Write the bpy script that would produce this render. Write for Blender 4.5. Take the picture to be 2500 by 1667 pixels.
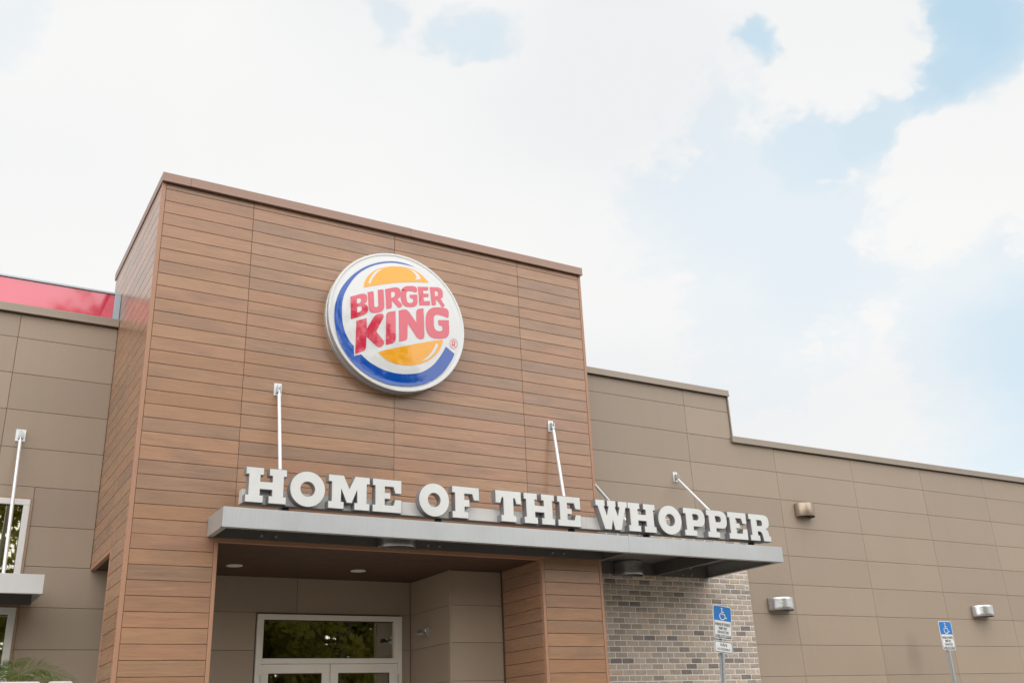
import bpy, bmesh, math, random
from mathutils import Vector, Matrix, noise
from mathutils.geometry import tessellate_polygon
R = math.radians
random.seed(7)
S = bpy.context.scene
for o in list(bpy.data.objects): bpy.data.objects.remove(o)
COL = S.collection

# ------------------------------------------------------------------ camera
CAM = Vector((-1.7151, -10.3299, 1.6)); YAW, PITCH, ROLL, FPX = .5479, .3796, -.0446, 2395.1
def cam_axes():
    F = Vector((math.sin(YAW)*math.cos(PITCH), math.cos(YAW)*math.cos(PITCH), math.sin(PITCH)))
    X = Vector((math.cos(YAW), -math.sin(YAW), 0)); U = X.cross(F)
    X2 = math.cos(ROLL)*X + math.sin(ROLL)*U; U2 = -math.sin(ROLL)*X + math.cos(ROLL)*U
    return X2, U2, F
AX, AU, AF = cam_axes()
cd = bpy.data.cameras.new('camera'); cam = bpy.data.objects.new('camera', cd); COL.objects.link(cam)
cd.sensor_width = 36; cd.sensor_fit = 'HORIZONTAL'; cd.lens = FPX/2500*36; cd.clip_end = 3000
m = Matrix((AX, AU, -AF)).transposed().to_4x4(); m.translation = CAM; cam.matrix_world = m
S.camera = cam
def ray(px, py): return (AX*((px-1250)/FPX) - AU*((py-833.5)/FPX) + AF)
def on_y(px, py, y):
    d = ray(px, py); return CAM + d*((y-CAM.y)/d.y)

# ------------------------------------------------------------------ light
SUN_DIR = Vector((-.32, -1, .62)).normalized()          # towards the veiled sun
sl = bpy.data.lights.new('sun', 'SUN'); sl.energy = 1.5; sl.angle = R(125); sl.color = (1, .965, .92)
so = bpy.data.objects.new('sun', sl); COL.objects.link(so)
so.rotation_euler = SUN_DIR.to_track_quat('Z', 'Y').to_euler(); so.location = (10, -40, 50)
S.view_settings.view_transform = 'Standard'; S.view_settings.look = 'None'
S.view_settings.exposure = 1.38; S.view_settings.gamma = 1; S.view_settings.use_curve_mapping = False

# ------------------------------------------------------------------ sky
W = bpy.data.worlds.new('World'); S.world = W; W.use_nodes = True
nt = W.node_tree; nt.nodes.clear()
class NT:
    def __init__(s, tree): s.t = tree
    def n(s, typ, ins=None, **kw):
        nd = s.t.nodes.new(typ)
        for k, v in kw.items(): setattr(nd, k, v)
        for k, v in (ins or {}).items():
            sock = nd.inputs[k]
            if isinstance(v, bpy.types.NodeSocket): s.t.links.new(v, sock)
            else: sock.default_value = v
        return nd
    def math(s, op, a, b=None, c=None, clamp=False):
        ins = {0: a}
        if b is not None: ins[1] = b
        if c is not None: ins[2] = c
        return s.n('ShaderNodeMath', ins, operation=op, use_clamp=clamp).outputs[0]
    def vmath(s, op, a, b=None):
        ins = {0: a}
        if b is not None: ins[1] = b
        nd = s.n('ShaderNodeVectorMath', ins, operation=op)
        return nd.outputs['Value'] if op in ('LENGTH', 'DISTANCE', 'DOT_PRODUCT') else nd.outputs[0]
    def mix(s, f, a, b):
        nd = s.n('ShaderNodeMix', {0: f}, data_type='RGBA')
        for i, v in ((6, a), (7, b)):
            if isinstance(v, bpy.types.NodeSocket): s.t.links.new(v, nd.inputs[i])
            else: nd.inputs[i].default_value = v
        return nd.outputs[2]
    def ramp(s, f, stops, interp='LINEAR'):
        nd = s.n('ShaderNodeValToRGB', {0: f}); cr = nd.color_ramp; cr.interpolation = interp
        while len(cr.elements) < len(stops): cr.elements.new(.5)
        for e, (p, c) in zip(cr.elements, stops):
            e.position = p; e.color = c if hasattr(c, '__len__') else (c, c, c, 1)
        return nd.outputs[0]
    def noise(s, vec, scale, detail=4, rough=.5, dist=0):
        return s.n('ShaderNodeTexNoise', {'Vector': vec, 'Scale': scale, 'Detail': detail, 'Roughness': rough, 'Distortion': dist})
    def link(s, a, b): s.t.links.new(a, b)

def build_sky():
    g = NT(nt)
    sky = g.n('ShaderNodeTexSky'); sky.sky_type = 'NISHITA'; sky.sun_disc = False
    sky.sun_elevation = math.asin(SUN_DIR.z); sky.sun_rotation = math.atan2(SUN_DIR.x, SUN_DIR.y)
    sky.air_density = 1.0; sky.dust_density = 1.2; sky.ozone_density = 1.0
    bg1 = g.n('ShaderNodeBackground', {'Color': sky.outputs[0], 'Strength': .075})
    tc = g.n('ShaderNodeTexCoord').outputs['Generated']
    # cloud noise on the view direction, flattened towards the horizon like a cloud layer
    sep = g.n('ShaderNodeSeparateXYZ', {0: tc})
    zz = g.math('ADD', g.math('MAXIMUM', sep.outputs[2], 0.0), .22)
    pl = g.n('ShaderNodeCombineXYZ', {0: g.math('DIVIDE', sep.outputs[0], zz), 1: g.math('DIVIDE', sep.outputs[1], zz), 2: 0.0}).outputs[0]
    big = g.noise(pl, 1.15, 4, .58, 0).outputs[0]
    fine = g.noise(pl, 4.5, 4, .62, 0)
    soft = g.noise(pl, .9, 2, .5, 0).outputs[0]
    # openings in the cloud layer, at their directions in the sky
    wv = g.vmath('SCALE', g.vmath('SUBTRACT', fine.outputs[1], (.5, .5, .5)))
    wv.node.inputs['Scale'].default_value = .13
    wd = g.vmath('ADD', tc, wv)
    gap = None
    amtf = None
    for px, py, rad, amt in ((2340, 30, .085, .68), (2300, 140, .075, .62), (2240, 225, .055, .52), (2130, 300, .08, .40), (1990, 345, .10, .36), (1815, 470, .17, .23), (2000, 590, .16, .23), (1640, 530, .11, .15), (1880, 740, .17, .13),
                             (2420, 800, .14, .20), (2500, 960, .15, .20), (1835, 108, .046, .50), (1120, 92, .062, .27), (965, 60, .04, .22), (20, 20, .06, .12), (2700, 900, .2, .4), (2600, -300, .2, .7), (1400, -500, .2, .4)):
        dist = g.vmath('DISTANCE', wd, tuple(ray(px, py).normalized()))
        b = g.n('ShaderNodeMapRange', {0: dist, 1: rad, 2: 0.0, 3: 0.0, 4: 1.0}).outputs[0]
        gap = b if gap is None else g.math('MAXIMUM', gap, b)
        c = g.n('ShaderNodeMapRange', {0: dist, 1: rad*1.1, 2: rad*.2, 3: 0.0, 4: amt}, interpolation_type='SMOOTHSTEP').outputs[0]
        amtf = c if amtf is None else g.math('MAXIMUM', amtf, c)
    bil = g.noise(tc, 8.0, 8, .60, 0).outputs[0]
    vor = g.n('ShaderNodeTexVoronoi', {'Vector': g.vmath('ADD', tc, wv), 'Scale': 8.0, 'Detail': 3.0, 'Roughness': .62, 'Lacunarity': 2.4}, feature='F1', normalize=True).outputs['Distance']
    gen = g.n('ShaderNodeMapRange', {0: big, 1: .56, 2: .80, 3: 0.0, 4: .8}).outputs[0]
    fld = g.math('MAXIMUM', gap, gen)
    puff = g.math('ADD', g.math('MULTIPLY', g.math('SUBTRACT', vor, .36), 1.9), g.math('MULTIPLY', g.math('SUBTRACT', bil, .5), 1.2))
    edge = g.math('ADD', fld, puff)
    crisp = g.n('ShaderNodeMapRange', {0: edge, 1: .18, 2: .52, 3: 0.0, 4: 1.0}, interpolation_type='SMOOTHSTEP').outputs[0]
    hole = g.math('MULTIPLY', crisp, g.math('MAXIMUM', amtf, g.math('MULTIPLY', gen, .3)), clamp=True)
    # grey undersides and white billows
    shade = g.n('ShaderNodeMapRange', {0: soft, 1: .33, 2: .60, 3: 0.0, 4: 1.0}, interpolation_type='SMOOTHSTEP').outputs[0]
    shade = g.math('ADD', g.math('MULTIPLY', shade, .8), g.math('MULTIPLY', bil, .30), clamp=True)
    for px, py, rad, amt in ((1480, 190, .15, .9), (880, 20, .12, .5), (1150, 330, .10, .3)):
        dist = g.vmath('DISTANCE', wd, tuple(ray(px, py).normalized()))
        shade = g.math('SUBTRACT', shade, g.n('ShaderNodeMapRange', {0: dist, 1: rad*1.2, 2: 0.0, 3: 0.0, 4: amt}, interpolation_type='SMOOTHSTEP').outputs[0], clamp=True)
    cc = g.mix(shade, (.90, .915, .93, 1), (1.0, .995, .985, 1))
    cc = g.mix(hole, cc, (.50, .82, 1.0, 1))      # thin haze where the layer opens
    bg2 = g.n('ShaderNodeBackground', {'Color': cc, 'Strength': .366})
    mx = g.n('ShaderNodeMixShader', {0: g.math('MULTIPLY', hole, .35), 1: bg2.outputs[0], 2: bg1.outputs[0]})
    out = g.n('ShaderNodeOutputWorld', {0: mx.outputs[0]})
build_sky()
W.cycles.sampling_method = 'MANUAL'; W.cycles.sample_map_resolution = 256

# ------------------------------------------------------------------ materials
MATS = {}
def mat(name):
    mt = bpy.data.materials.new(name); mt.use_nodes = True
    t = mt.node_tree; t.nodes.clear(); g = NT(t)
    b = g.n('ShaderNodeBsdfPrincipled'); g.n('ShaderNodeOutputMaterial', {0: b.outputs[0]})
    MATS[name] = mt; return mt, g, b
def setp(b, **kw):
    for k, v in kw.items():
        k = k.replace('_', ' ')
        sock = b.inputs[k]
        if isinstance(v, bpy.types.NodeSocket): b.id_data.links.new(v, sock)
        else: sock.default_value = v
def bump(g, b, h, dist=.002, st=.5):
    bn = g.n('ShaderNodeBump', {'Height': h, 'Distance': dist, 'Strength': st}); g.link(bn.outputs[0], b.inputs['Normal'])
def pos(g): return g.n('ShaderNodeNewGeometry').outputs['Position']
def rnd(g, k=0):
    a = g.n('ShaderNodeObjectInfo').outputs['Random']; i = g.n('ShaderNodeNewGeometry').outputs['Random Per Island']
    return g.math('FRACT', g.math('MULTIPLY_ADD', g.math('ADD', a, i), 7.31+3.7*k, .13*k))
def simple(name, col, rough=.5, metal=0., spec=.5, var=.06, scale=6, ior=1.5, bumpd=0, bscale=200):
    mt, g, b = mat(name); p = pos(g)
    n = g.noise(p, scale, 5, .6).outputs[0]
    f = g.n('ShaderNodeMapRange', {0: n, 1: .3, 2: .7, 3: 1-var, 4: 1+var}).outputs[0]
    c = g.vmath('SCALE', tuple(col[:3])); c.node.inputs['Scale'].default_value = 1; g.link(f, c.node.inputs['Scale'])
    r = g.n('ShaderNodeMapRange', {0: n, 1: .3, 2: .7, 3: rough*.9, 4: min(1, rough*1.12)}).outputs[0]
    setp(b, Base_Color=c, Roughness=r, Metallic=metal, Specular_IOR_Level=spec, IOR=ior)
    if bumpd: bump(g, b, g.noise(p, bscale, 3, .6).outputs[0], bumpd, .6)
    return mt

def wood_material():
    mt, g, b = mat('wood_grain_cladding'); p = pos(g)
    r1, r2, r3 = rnd(g), rnd(g, 1), rnd(g, 2)
    off = g.n('ShaderNodeCombineXYZ', {0: g.math('MULTIPLY', r1, 37.0), 1: g.math('MULTIPLY', r2, 51.0), 2: g.math('MULTIPLY', r3, 23.0)}).outputs[0]
    q = g.vmath('ADD', g.vmath('MULTIPLY', p, (1.6, 1.6, 48.0)), off)
    s1 = g.noise(q, 1.4, 6, .62, .35).outputs[0]
    q2 = g.vmath('ADD', g.vmath('MULTIPLY', p, (5.0, 5.0, 170.0)), off)
    s2 = g.noise(q2, 1.0, 4, .6).outputs[0]
    blot = g.noise(g.vmath('ADD', g.vmath('MULTIPLY', p, (1.5, 1.5, 5.0)), off), 1.1, 3, .5).outputs[0]
    ca = g.mix(r1, (.398, .230, .136, 1), (.350, .193, .113, 1))
    ca = g.mix(g.n('ShaderNodeMapRange', {0: r2, 1: .58, 2: 1.0, 3: 0.0, 4: .8}).outputs[0], ca, (.285, .180, .124, 1))
    ca = g.mix(g.n('ShaderNodeMapRange', {0: r3, 1: .72, 2: 1.0, 3: 0.0, 4: .5}).outputs[0], ca, (.400, .204, .132, 1))
    ca = g.mix(g.n('ShaderNodeMapRange', {0: blot, 1: .5, 2: .72, 3: 0.0, 4: .5}).outputs[0], ca, (.225, .148, .110, 1))
    k = g.math('ADD', g.n('ShaderNodeMapRange', {0: s1, 1: .32, 2: .68, 3: .83, 4: 1.14}).outputs[0], g.n('ShaderNodeMapRange', {0: s2, 1: .3, 2: .7, 3: -.10, 4: .08}).outputs[0])
    c = g.vmath('SCALE', ca); g.link(k, c.node.inputs['Scale'])
    sp = g.n('ShaderNodeSeparateXYZ', {0: p})
    stain = None
    for X in (5.10, 1.47):
        dx = g.math('ABSOLUTE', g.math('SUBTRACT', sp.outputs[0], X))
        a_ = g.math('MULTIPLY', g.n('ShaderNodeMapRange', {0: dx, 1: .05, 2: .0, 3: 0.0, 4: 1.0}).outputs[0], g.n('ShaderNodeMapRange', {0: sp.outputs[2], 1: 4.4, 2: 5.2, 3: 0.0, 4: 1.0}).outputs[0])
        a_ = g.math('MULTIPLY', a_, g.math('LESS_THAN', sp.outputs[2], 5.24)); stain = a_ if stain is None else g.math('MAXIMUM', stain, a_)
    c = g.mix(g.math('MULTIPLY', g.math('MULTIPLY', stain, s1), .8), c, (.20, .105, .06, 1))
    setp(b, Base_Color=c, Roughness=g.n('ShaderNodeMapRange', {0: s1, 1: .3, 2: .7, 3: .31, 4: .21}).outputs[0], Specular_IOR_Level=.55)
    bump(g, b, g.math('ADD', s1, s2), .0008, .15)
    return mt
def panel_material():
    mt, g, b = mat('taupe_panel'); p = pos(g); r1 = rnd(g)
    n1 = g.noise(p, .55, 4, .55).outputs[0]; n2 = g.noise(p, 190, 3, .6).outputs[0]
    st = g.noise(g.vmath('MULTIPLY', p, (7.0, 7.0, .35)), 1.0, 4, .6).outputs[0]
    c = g.mix(n1, (.330, .256, .194, 1), (.368, .294, .230, 1))
    k = g.math('ADD', g.math('ADD', g.n('ShaderNodeMapRange', {0: r1, 1: 0.0, 2: 1.0, 3: .94, 4: 1.05}).outputs[0], g.n('ShaderNodeMapRange', {0: n2, 1: .3, 2: .7, 3: -.05, 4: .05}).outputs[0]),
               g.n('ShaderNodeMapRange', {0: st, 1: .35, 2: .75, 3: .010, 4: -.020}).outputs[0])
    v = g.vmath('SCALE', c); g.link(k, v.node.inputs['Scale'])
    # soft darker blotch low on the long wall
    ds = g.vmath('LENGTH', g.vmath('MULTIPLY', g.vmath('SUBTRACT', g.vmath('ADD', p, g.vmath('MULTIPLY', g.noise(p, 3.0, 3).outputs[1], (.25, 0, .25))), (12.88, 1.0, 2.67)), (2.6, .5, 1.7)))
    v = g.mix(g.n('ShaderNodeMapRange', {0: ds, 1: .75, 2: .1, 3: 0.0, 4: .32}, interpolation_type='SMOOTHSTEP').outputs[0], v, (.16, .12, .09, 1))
    setp(b, Base_Color=v, Roughness=.5, Specular_IOR_Level=.5); bump(g, b, n2, .001, .35); return mt
def brick_material():
    mt, g, b = mat('split_face_brick'); p = pos(g); r1, r2 = rnd(g), rnd(g, 1)
    c = g.ramp(r1, ((0, (.36, .306, .262, 1)), (.30, (.41, .354, .305, 1)), (.52, (.31, .268, .236, 1)), (.64, (.44, .368, .308, 1)), (.79, (.48, .380, .300, 1)), (.87, (.39, .34, .295, 1)), (.92, (.215, .192, .178, 1))), 'CONSTANT')
    n = g.noise(p, 34, 6, .65, .6).outputs[0]; n2 = g.noise(p, 150, 3, .6).outputs[0]
    k = g.math('ADD', g.n('ShaderNodeMapRange', {0: n, 1: .3, 2: .7, 3: 1.03, 4: 1.46}).outputs[0], g.n('ShaderNodeMapRange', {0: n2, 1: .3, 2: .7, 3: -.1, 4: .1}).outputs[0])
    k = g.math('MULTIPLY', k, g.n('ShaderNodeMapRange', {0: r2, 1: 0.0, 2: 1.0, 3: .86, 4: 1.12}).outputs[0])
    v = g.vmath('SCALE', c); g.link(k, v.node.inputs['Scale'])
    setp(b, Base_Color=v, Roughness=.8, Specular_IOR_Level=.3); bump(g, b, n, .012, .8); return mt
def brushed(name, col, rough, metal, axis=(1, 1, 60), var=.07, spec=.5):
    mt, g, b = mat(name); p = pos(g)
    n = g.noise(g.vmath('MULTIPLY', p, axis), 3, 5, .6).outputs[0]; n2 = g.noise(p, 1.7, 3, .5).outputs[0]
    k = g.math('ADD', g.n('ShaderNodeMapRange', {0: n, 1: .3, 2: .7, 3: 1-var, 4: 1+var}).outputs[0], g.n('ShaderNodeMapRange', {0: n2, 1: .3, 2: .7, 3: -.05, 4: .05}).outputs[0])
    v = g.vmath('SCALE', tuple(col)); g.link(k, v.node.inputs['Scale'])
    setp(b, Base_Color=v, Roughness=g.n('ShaderNodeMapRange', {0: n, 1: .3, 2: .7, 3: rough*.85, 4: rough*1.15}).outputs[0], Metallic=metal, Specular_IOR_Level=spec); return mt
def glass_material():
    mt = bpy.data.materials.new('reflective_glass'); mt.use_nodes = True; t = mt.node_tree; t.nodes.clear(); g = NT(t)
    wob = g.noise(pos(g), 3.0, 2, .5).outputs[0]
    bn = g.n('ShaderNodeBump', {'Height': wob, 'Distance': .004, 'Strength': .06})
    gl = g.n('ShaderNodeBsdfGlossy', {'Color': (.98, .95, .80, 1), 'Roughness': .012, 'Normal': bn.outputs[0]})
    tr = g.n('ShaderNodeBsdfTransparent', {'Color': (.55, .54, .46, 1)})
    fr = g.n('ShaderNodeFresnel', {'IOR': 4.2})
    mx = g.n('ShaderNodeMixShader', {0: fr.outputs[0], 1: tr.outputs[0], 2: gl.outputs[0]})
    g.n('ShaderNodeOutputMaterial', {0: mx.outputs[0]}); MATS['reflective_glass'] = mt; return mt
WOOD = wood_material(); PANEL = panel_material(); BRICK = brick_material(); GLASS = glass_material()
WTRIM = simple('wood_tone_trim', (.40, .215, .135), .42, .0, .5, .04, 3)
TANTRIM = simple('tan_window_trim', (.36, .25, .175), .45)
GROOVE = simple('dark_groove', (.15, .08, .05), .8)
PGROOVE = simple('panel_joint', (.15, .11, .078), .8)
PTRIM = simple('taupe_trim', (.345, .275, .21), .45)
COPW = simple('brown_coping_metal', (.285, .185, .145), .38, .25, .5, .05, 2)
COPG = simple('taupe_coping_metal', (.29, .245, .20), .38, .25, .5, .05, 2)
MORTAR = simple('mortar', (.80, .765, .725), .9, var=.1, scale=30)
SILVER = brushed('silver_fascia', (.49, .51, .525), .42, .55, (40, 40, 1.2), .05)
SILVERL = brushed('pale_silver_fascia', (.60, .605, .61), .45, .3, (40, 40, 1.2), .03)
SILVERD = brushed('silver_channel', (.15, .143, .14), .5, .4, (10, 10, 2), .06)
ALU = brushed('brushed_aluminium', (.66, .67, .68), .30, .95, (3, 3, 130), .10)
BRONZE = brushed('bronze_lamp_metal', (.40, .32, .25), .36, .75, (3, 3, 60), .05)
DARKM = simple('dark_lamp_inside', (.03, .025, .02), .6)
LFACE = brushed('letter_face', (.68, .69, .685), .42, .25, (2, 2, 90), .025)
LSIDE = simple('letter_return', (.30, .30, .315), .4, .35, .5, .08, 9)
LRIM = simple('letter_edge_trim', (.13, .128, .125), .45, .3)
RACE = simple('raceway_paint', (.62, .61, .60), .45, .1, .5, .05, 4)
BLACKM = simple('black_metal', (.02, .02, .022), .5)
RODW = simple('pale_rod_paint', (.74, .76, .78), .3, .25, .5, .03)
ZINC = brushed('galvanised_steel', (.50, .53, .55), .38, .75, (2, 2, 40), .12)
WFRAME = simple('pale_aluminium_frame', (.80, .755, .70), .42, .1, .5, .02, 2)
WFRAMEW = simple('white_window_frame', (.74, .74, .735), .4, .05, .5, .02, 2)
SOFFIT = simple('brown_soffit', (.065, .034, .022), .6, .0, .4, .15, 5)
WHITE = simple('white_lamp_trim', (.75, .74, .71), .5)
SGW = simple('sign_white_acrylic', (.66, .675, .685), .05, 0, .5, .01, 2, 1.62)
SGR = simple('sign_red_acrylic', (.58, .008, .055), .05, 0, .5, .02, 2, 1.85)
SGB = simple('sign_blue_acrylic', (.003, .075, .40), .05, 0, .5, .02, 2, 1.62)
SGY = simple('sign_yellow_acrylic', (.82, .36, .006), .05, 0, .5, .02, 2, 1.62)
CASE = simple('sign_casing_metal', (.55, .56, .57), .34, .45, .5, .05, 5)
REDP = simple('red_gloss_panel', (.66, .012, .075), .05, 0, .5, .02, 2, 2.1)
PSW = simple('sign_sheet_white', (.78, .79, .80), .35)
PSB = simple('sign_sheet_blue', (.008, .19, .58), .35)
PSK = simple('sign_print_black', (.02, .02, .022), .5)
ASPH = simple('asphalt', (.11, .104, .096), .9, var=.25, scale=40, bumpd=.004, bscale=90)
CONC = simple('concrete', (.46, .415, .35), .85, var=.1, scale=3, bumpd=.001)
PAINT = simple('road_paint', (.75, .75, .73), .7, var=.1, scale=20)
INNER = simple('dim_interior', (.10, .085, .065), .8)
BARK = simple('bark', (.10, .075, .055), .9, var=.3, scale=15)
def leaf_mat(name, a, b_, tr=.25):
    mt, g, b = mat(name); r = rnd(g); r2 = g.noise(pos(g), .8, 3).outputs[0]
    setp(b, Base_Color=g.mix(g.math('MULTIPLY_ADD', r2, .8, g.math('MULTIPLY', r, .3)), a, b_), Roughness=.5, Specular_IOR_Level=.4)
    if tr:
        tl = g.n('ShaderNodeBsdfTranslucent', {'Color': b_}); o = [n for n in g.t.nodes if n.type == 'OUTPUT_MATERIAL'][0]
        mx = g.n('ShaderNodeMixShader', {0: tr, 1: b.outputs[0], 2: tl.outputs[0]}); g.link(mx.outputs[0], o.inputs[0])
    return mt
LEAF = leaf_mat('tree_leaves', (.13, .14, .02, 1), (.34, .32, .05, 1), .55)
PALM = leaf_mat('palm_leaf', (.20, .33, .08, 1), (.36, .50, .16, 1), .4)
RACH = simple('palm_stalk', (.22, .28, .07), .5)

# ------------------------------------------------------------------ mesh helpers
class MB:
    def __init__(s): s.v = []; s.f = []; s.m = []
    def add(s, vs, fs, mi=0):
        o = len(s.v); s.v += [tuple(v) for v in vs]; s.f += [tuple(i+o for i in f) for f in fs]; s.m += [mi]*len(fs); return s
    def box(s, x0, x1, y0, y1, z0, z1, mi=0):
        return s.add([(x0,y0,z0),(x1,y0,z0),(x1,y1,z0),(x0,y1,z0),(x0,y0,z1),(x1,y0,z1),(x1,y1,z1),(x0,y1,z1)],
                     [(0,3,2,1),(4,5,6,7),(0,1,5,4),(1,2,6,5),(2,3,7,6),(3,0,4,7)], mi)
    def tube(s, p, q, r, n=12, r2=None, mi=0, cap=True):
        p, q = Vector(p), Vector(q); d = (q-p).normalized(); a = d.orthogonal().normalized(); b = d.cross(a); r2 = r if r2 is None else r2
        vs = [p+(a*math.cos(t)+b*math.sin(t))*r for t in [2*math.pi*i/n for i in range(n)]]+[q+(a*math.cos(t)+b*math.sin(t))*r2 for t in [2*math.pi*i/n for i in range(n)]]
        fs = [(i,(i+1)%n,n+(i+1)%n,n+i) for i in range(n)]
        if cap: fs += [tuple(range(n))[::-1], tuple(range(n,2*n))]
        return s.add(vs, fs, mi)
    def build(s, name, mats, parent=None, smooth=False, bevel=0):
        me = bpy.data.meshes.new(name); me.from_pydata(s.v, [], s.f)
        for mm in (mats if isinstance(mats, (list, tuple)) else [mats]): me.materials.append(mm)
        for p, i in zip(me.polygons, s.m): p.material_index = i; p.use_smooth = smooth
        me.validate(); me.update()
        bm = bmesh.new(); bm.from_mesh(me); bmesh.ops.recalc_face_normals(bm, faces=bm.faces); bm.to_mesh(me); bm.free()
        o = bpy.data.objects.new(name, me); COL.objects.link(o)
        if parent: o.parent = parent; o.matrix_parent_inverse = parent.matrix_world.inverted() if False else Matrix.Translation(-parent.location) if parent.type == 'EMPTY' else Matrix()
        if smooth:
            try: me.set_sharp_from_angle(angle=R(38))
            except Exception: pass
        if bevel:
            md = o.modifiers.new('bevel', 'BEVEL'); md.width = bevel; md.segments = 2; md.limit_method = 'ANGLE'; md.angle_limit = R(40)
        return o
def tag(o, label, cat=None, group=None, kind=None):
    if label: o['label'] = label
    if cat: o['category'] = cat
    if group: o['group'] = group
    if kind: o['kind'] = kind
    return o
def empty(name, loc, label, cat, group=None):
    o = bpy.data.objects.new(name, None); COL.objects.link(o); o.location = loc; o.empty_display_size = .2
    return tag(o, label, cat, group)
def piece_mesh(name, O, U, N, w, h, th, ch, material, jit=0, bow=False):
    """a cladding piece with chamfered front edges; local origin at its lower corner"""
    U, N, Z = Vector(U), Vector(N), Vector((0,0,1))
    def P(u, z, n): return U*u+Z*z+N*n
    c = ch; j = lambda: random.uniform(-jit, jit)
    vs = [P(0,0,0),P(w,0,0),P(w,h,0),P(0,h,0), P(0,0,th-c),P(w,0,th-c),P(w,h,th-c),P(0,h,th-c),
          P(c+abs(j()),c+abs(j()),th+j()),P(w-c-abs(j()),c+abs(j()),th+j()),P(w-c-abs(j()),h-c-abs(j()),th+j()),P(c+abs(j()),h-c-abs(j()),th+j())]
    fs = [(3,2,1,0),(0,1,5,4),(1,2,6,5),(2,3,7,6),(3,0,4,7),(4,5,9,8),(5,6,10,9),(6,7,11,10),(7,4,8,11),(8,9,10,11)]
    me = bpy.data.meshes.new(name); me.from_pydata(vs, [], fs); me.materials.append(material)
    if U.cross(Z).dot(N) < 0: me.flip_normals()
    me.update(); return me
CACHE = {}
def piece(name, parent, O, U, N, w, h, th=.012, ch=.0025, material=None, share=True, jit=0):
    key = (name, tuple(U), tuple(N), round(w,4), round(h,4), th, material.name)
    if share and key in CACHE: me = CACHE[key]
    else:
        me = piece_mesh(name, O, U, N, w, h, th, ch, material, jit)
        if share: CACHE[key] = me
    o = bpy.data.objects.new(name, me); COL.objects.link(o); o.location = O
    o.parent = parent; o.matrix_parent_inverse = Matrix.Translation(-Vector(PLOC.get(parent.name, (0,0,0))))
    return o
PLOC = {}
FX, FN = (1,0,0), (0,-1,0)      # pieces facing the car park
SY, SN = (0,1,0), (-1,0,0)      # pieces facing left

# ------------------------------------------------------------------ ground
g0 = MB().add([(-700,-700,0),(700,-700,0),(700,700,0),(-700,700,0)], [(0,1,2,3)]).build('ground', ASPH); tag(g0, 'dark asphalt car park around the restaurant', kind='structure')
sw = MB().box(-14, 30, -2.6, 14, -.05, .15).build('pavement', CONC, bevel=.02); tag(sw, 'pale concrete pavement with kerb along the restaurant', kind='structure')
for i in range(8):
    x = -5+3.0*i
    tag(MB().box(x, x+.1, -8.2, -2.75, .002, .006).build('parking_line', PAINT), 'white painted parking bay line on the asphalt', kind='structure')

# ------------------------------------------------------------------ building
ZT, HB = 7.558, .455/3          # first board joint, board height
GAP = .005
XL, XR = 0.0, 5.774
bld = empty('restaurant_building', (2.9, 3, .15), 'wood-clad restaurant with taupe panel wings, brick wall and recessed entrance', 'building')
def part(name, mb, m, parent=None, **k): return mb.build(name, m, parent or bld, **k)
# tower core, just behind the cladding
mb = MB().box(.012, XR-.012, .012, 2.9, 3.60, 7.64).box(.012, .898, .012, .858, .15, 3.60).box(4.878, XR-.012, .012, 1.0, .15, 3.60)
tower = part('tower_wall', mb, GROOVE)
tag(tower, 'tall entrance tower clad in reddish brown wood-look boards')
def rows(k0, k1, ztop=None):
    out = []
    for k in range(k0, k1):
        z1 = ZT-k*HB if k >= 0 else 7.628
        z0 = ZT-(k+1)*HB
        out.append((max(z0, .16)+GAP/2, z1-GAP/2))
    return [r for r in out if r[1]-r[0] > .03]
UP, LOW = rows(-1, 26), rows(26, 49)
cols = [(.041, 1.0598), (1.0598, 2.8906), (2.8906, 4.7214), (4.7214, 5.733)]
nb = [0]
def boards(O, U, N, spans, rws):
    for a, b in spans:
        for z0, z1 in rws:
            p = Vector(O)+Vector(U)*(a+GAP/2); p.z = z0
            piece('board', tower, p, U, N, b-a-GAP, z1-z0, .012, .002, WOOD); nb[0] += 1
yf = .012
boards((0, yf, 0), FX, FN, cols, UP)
boards((0, yf, 0), FX, FN, [(.041, .869)], LOW)
boards((0, yf, 0), FX, FN, [(4.908, 5.733)], LOW)
boards((.012, 0, 0), SY, SN, [(.041, .945), (.945, 2.763), (2.763, 2.895)], UP)
boards((.012, 0, 0), SY, SN, [(.041, .826)], LOW)
boards((4.878, 0, 0), SY, SN, [(.041, .965)], LOW)
boards((.898, 0, 0), SY, (1,0,0), [(.041, .826)], LOW)
# corner and reveal trims
tr = lambda *a: part('corner_trim', MB().box(*a), WTRIM, tower, bevel=.003)
tr(-.004, .040, -.004, .040, .15, 7.627)
tr(5.734, XR, -.004, .040, .15, 7.627)
tr(.870, .910, -.003, .041, .15, 3.572)
tr(4.866, 4.906, -.003, .041, .15, 3.572)
tr(-.003, .040, .827, .868, .15, 3.566)
part('header_trim', MB().box(.042, 5.732, .001, .05, 3.574, 3.614), WTRIM, tower)
part('header_trim', MB().box(.001, .05, .042, 2.158, 3.568, 3.614), WTRIM, tower)
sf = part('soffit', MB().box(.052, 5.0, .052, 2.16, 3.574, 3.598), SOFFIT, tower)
# flashing on the wood: short pale scuff left of the portico opening
part('scuff_mark', MB().box(-.0012, .001, .742, .748, 3.665, 3.80), simple('pale_scuff', (.55, .42, .36), .6), tower)
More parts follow.
